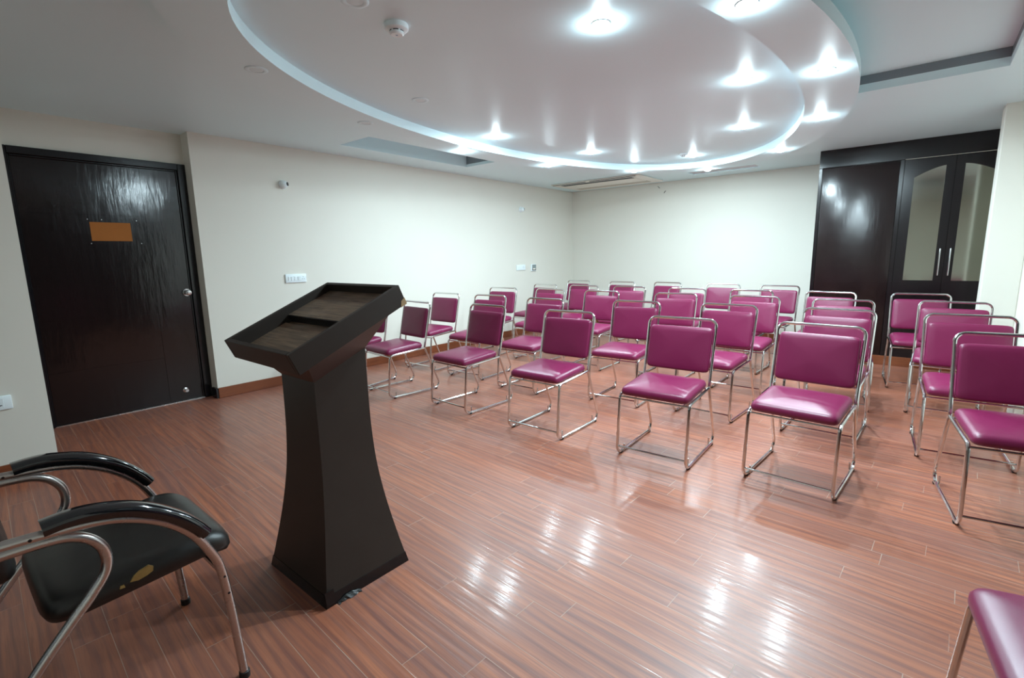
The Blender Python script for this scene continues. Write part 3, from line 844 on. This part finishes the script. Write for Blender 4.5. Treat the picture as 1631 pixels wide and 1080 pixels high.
# ------------------------------------------------------------------ air conditioner in the ceiling
ac = thing('ceiling_air_conditioner', 'cream ceiling air conditioner panel with long dark slots in the far corner', 'air conditioner', (7.14, 3.965, HC))
bm = bmesh.new()
add_box(bm, (-0.43, -0.755, -0.022), (0.43, 0.755, -0.0005)); bevel_all(bm, 0.012, 3)
obj('panel', bm, 'cream_plastic', ac)
bm = bmesh.new(); add_box(bm, (-0.428, -0.70, -0.0245), (-0.402, 0.05, -0.0200)); add_box(bm, (-0.428, 0.12, -0.0245), (-0.402, 0.72, -0.0200)); obj('edge_slot', bm, 'slot_dark', ac)
bm = bmesh.new(); add_box(bm, (-0.345, -0.60, -0.0245), (-0.24, 0.62, -0.0215)); obj('air_slot', bm, 'slot_dark', ac, label='dark outlet slot')
bm = bmesh.new(); add_box(bm, (-0.225, -0.62, -0.029), (0.12, 0.64, -0.0215)); bevel_all(bm, 0.004, 2); obj('front_grille', bm, 'cream_plastic', ac)
bm = bmesh.new(); add_box(bm, (0.14, -0.62, -0.0245), (0.30, 0.64, -0.0215)); obj('louvre', bm, 'tan_plastic', ac, label='tan louvre flap')

# ------------------------------------------------------------------ wall fittings
def sensor(label, x, z):
    t = thing('security_camera', label, 'security camera', (x, WL, z))
    mr = Matrix.Rotation(PI / 2, 4, 'X')
    bm = bmesh.new(); add_lathe(bm, [(0, 0.0005), (0.042, 0.0005), (0.043, 0.012), (0.036, 0.018), (0.0, 0.018)], 28, mr); obj('mount', bm, 'white_plastic', t)
    bm = bmesh.new(); bmesh.ops.create_uvsphere(bm, u_segments=28, v_segments=16, radius=0.037); bmesh.ops.translate(bm, verts=bm.verts, vec=(0, -0.034, 0)); obj('dome', bm, 'white_plastic', t)
    d = Vector((0.62, -0.78, 0.1)).normalized()
    q = d.to_track_quat('Z', 'Y').to_matrix().to_4x4()
    mt = Matrix.Translation(Vector((0, -0.034, 0)) + d * 0.0325) @ q
    bm = bmesh.new(); add_lathe(bm, [(0.0185, 0.0), (0.0185, 0.005), (0.012, 0.0065), (0.0, 0.0065)], 22, mt); obj('lens', bm, 'black_plastic', t)
    return t
sensor('small white dome camera high on the long wall, nearer the door', 2.475, 2.018)
sensor('small white dome camera high on the long wall, near the far corner', 6.285, 1.997)

def plate(name, label, x, y, z, w, h, mods, cat='wall switch', group='white switch plates'):
    t = thing(name, label, cat, (x, y, z), 0, group)
    bm = bmesh.new(); add_box(bm, (-w / 2, -0.016, -h / 2), (w / 2, -0.0005, h / 2)); bevel_all(bm, 0.004, 2); obj('plate', bm, 'white_plastic', t)
    for x0, x1, kind in mods:
        if kind == 'rocker':
            bm = bmesh.new(); add_box(bm, (x0, -0.0205, -h * 0.24), (x1, -0.0155, h * 0.24), Matrix.Rotation(R(4), 3, 'X')); bevel_all(bm, 0.0015, 1)
            obj('rocker', bm, 'white_plastic', t)
        else:
            bm = bmesh.new()
            for dx, dz in ((-0.010, -0.008), (0.010, -0.008), (0.0, 0.012)):
                add_lathe(bm, [(0.0, 0.0006), (0.0032, 0.0005), (0.0034, -0.0005)], 10, Matrix.Translation(((x0 + x1) / 2 + dx, -0.016, dz)) @ Matrix.Rotation(PI / 2, 4, 'X'))
            obj('socket_holes', bm, 'slot_dark', t)
    return t
plate('switch_plate', 'wide white switch plate on the long wall above the lectern', 2.522, WL, 1.088, 0.222, 0.088,
      [(-0.085, -0.060, 'rocker'), (-0.055, -0.030, 'rocker'), (-0.025, 0.000, 'rocker'), (0.015, 0.045, 'rocker'), (0.055, 0.095, 'socket')])
plate('switch_plate', 'white switch plate on the long wall beside the grey thermostat', 6.265, WL, 1.087, 0.222, 0.088,
      [(-0.075, -0.045, 'rocker'), (0.03, 0.08, 'socket')])
th_ = thing('thermostat', 'small grey-screened thermostat on the long wall near the far corner', 'thermostat', (6.595, WL, 1.075))
bm = bmesh.new(); add_box(bm, (-0.062, -0.022, -0.058), (0.062, -0.0005, 0.058)); bevel_all(bm, 0.004, 2); obj('case', bm, 'white_plastic', th_)
bm = bmesh.new(); add_box(bm, (-0.047, -0.0235, -0.044), (0.055, -0.0215, 0.050)); obj('bezel', bm, 'black_plastic', th_)
bm = bmesh.new(); add_box(bm, (-0.044, -0.0245, -0.004), (0.050, -0.0232, 0.046)); obj('screen', bm, 'green_screen', th_)
bm = bmesh.new(); add_box(bm, (-0.030, -0.0245, -0.030), (0.040, -0.0232, -0.008)); obj('button_pad', bm, 'cream_plastic', th_)
# socket at the frame's edge
so = thing('power_socket', 'white power socket low on the wall beside the door', 'power socket', (0.150, 4.12, 0.476))
bm = bmesh.new(); add_box(bm, (-0.118, -0.016, -0.042), (0.118, -0.0005, 0.042)); bevel_all(bm, 0.006, 2); obj('plate', bm, 'white_plastic', so)
bm = bmesh.new(); add_box(bm, (-0.02, -0.0175, -0.028), (0.082, -0.0155, 0.026)); bevel_all(bm, 0.001, 1); obj('insert', bm, 'white_plastic', so)
bm = bmesh.new()
for a, b in (((0.028, 0.006), (0.050, 0.014)), ((0.044, -0.004), (0.050, 0.008)), ((0.044, -0.016), (0.050, -0.007)), ((0.060, -0.016), (0.074, -0.011)), ((0.060, -0.020), (0.065, -0.014)), ((0.020, -0.018), (0.038, -0.010))):
    add_box(bm, (a[0], -0.0183, a[1]), (b[0], -0.017, b[1]))
obj('socket_holes', bm, 'slot_dark', so)
# short loose wire ends on the back wall
for y, z, a in ((3.36, 2.30, 50), (3.26, 2.25, -60)):
    bm = bmesh.new()
    c, s = math.cos(R(a)), math.sin(R(a))
    add_tube(bm, [(0, 0, 0), (-0.012, 0.012 * c, 0.012 * s), (-0.014, 0.03 * c, 0.03 * s), (-0.012, 0.045 * c, 0.04 * s)], 0.004, 6)
    o = obj('wire_stub', bm, 'rubber', None, (WB, y, z)); o['category'] = 'wire'
    o['label'] = 'short dark wire stub poking from the back wall ' + ('nearer the ceiling' if a > 0 else 'just below another stub')

# ------------------------------------------------------------------ world and view
w = bpy.data.worlds.new('world'); S.world = w; w.use_nodes = True
w.node_tree.nodes['Background'].inputs[0].default_value = (0.8, 0.9, 1, 1)
w.node_tree.nodes['Background'].inputs[1].default_value = 0.0
S.view_settings.view_transform = 'Standard'
S.view_settings.look = 'None'
S.view_settings.gamma = 1.0
S.view_settings.use_curve_mapping = False
S.view_settings.exposure = 0.65
S.cycles.use_denoising = True
S.cycles.max_bounces = 10
S.cycles.diffuse_bounces = 6
S.cycles.sample_clamp_indirect = 6.0
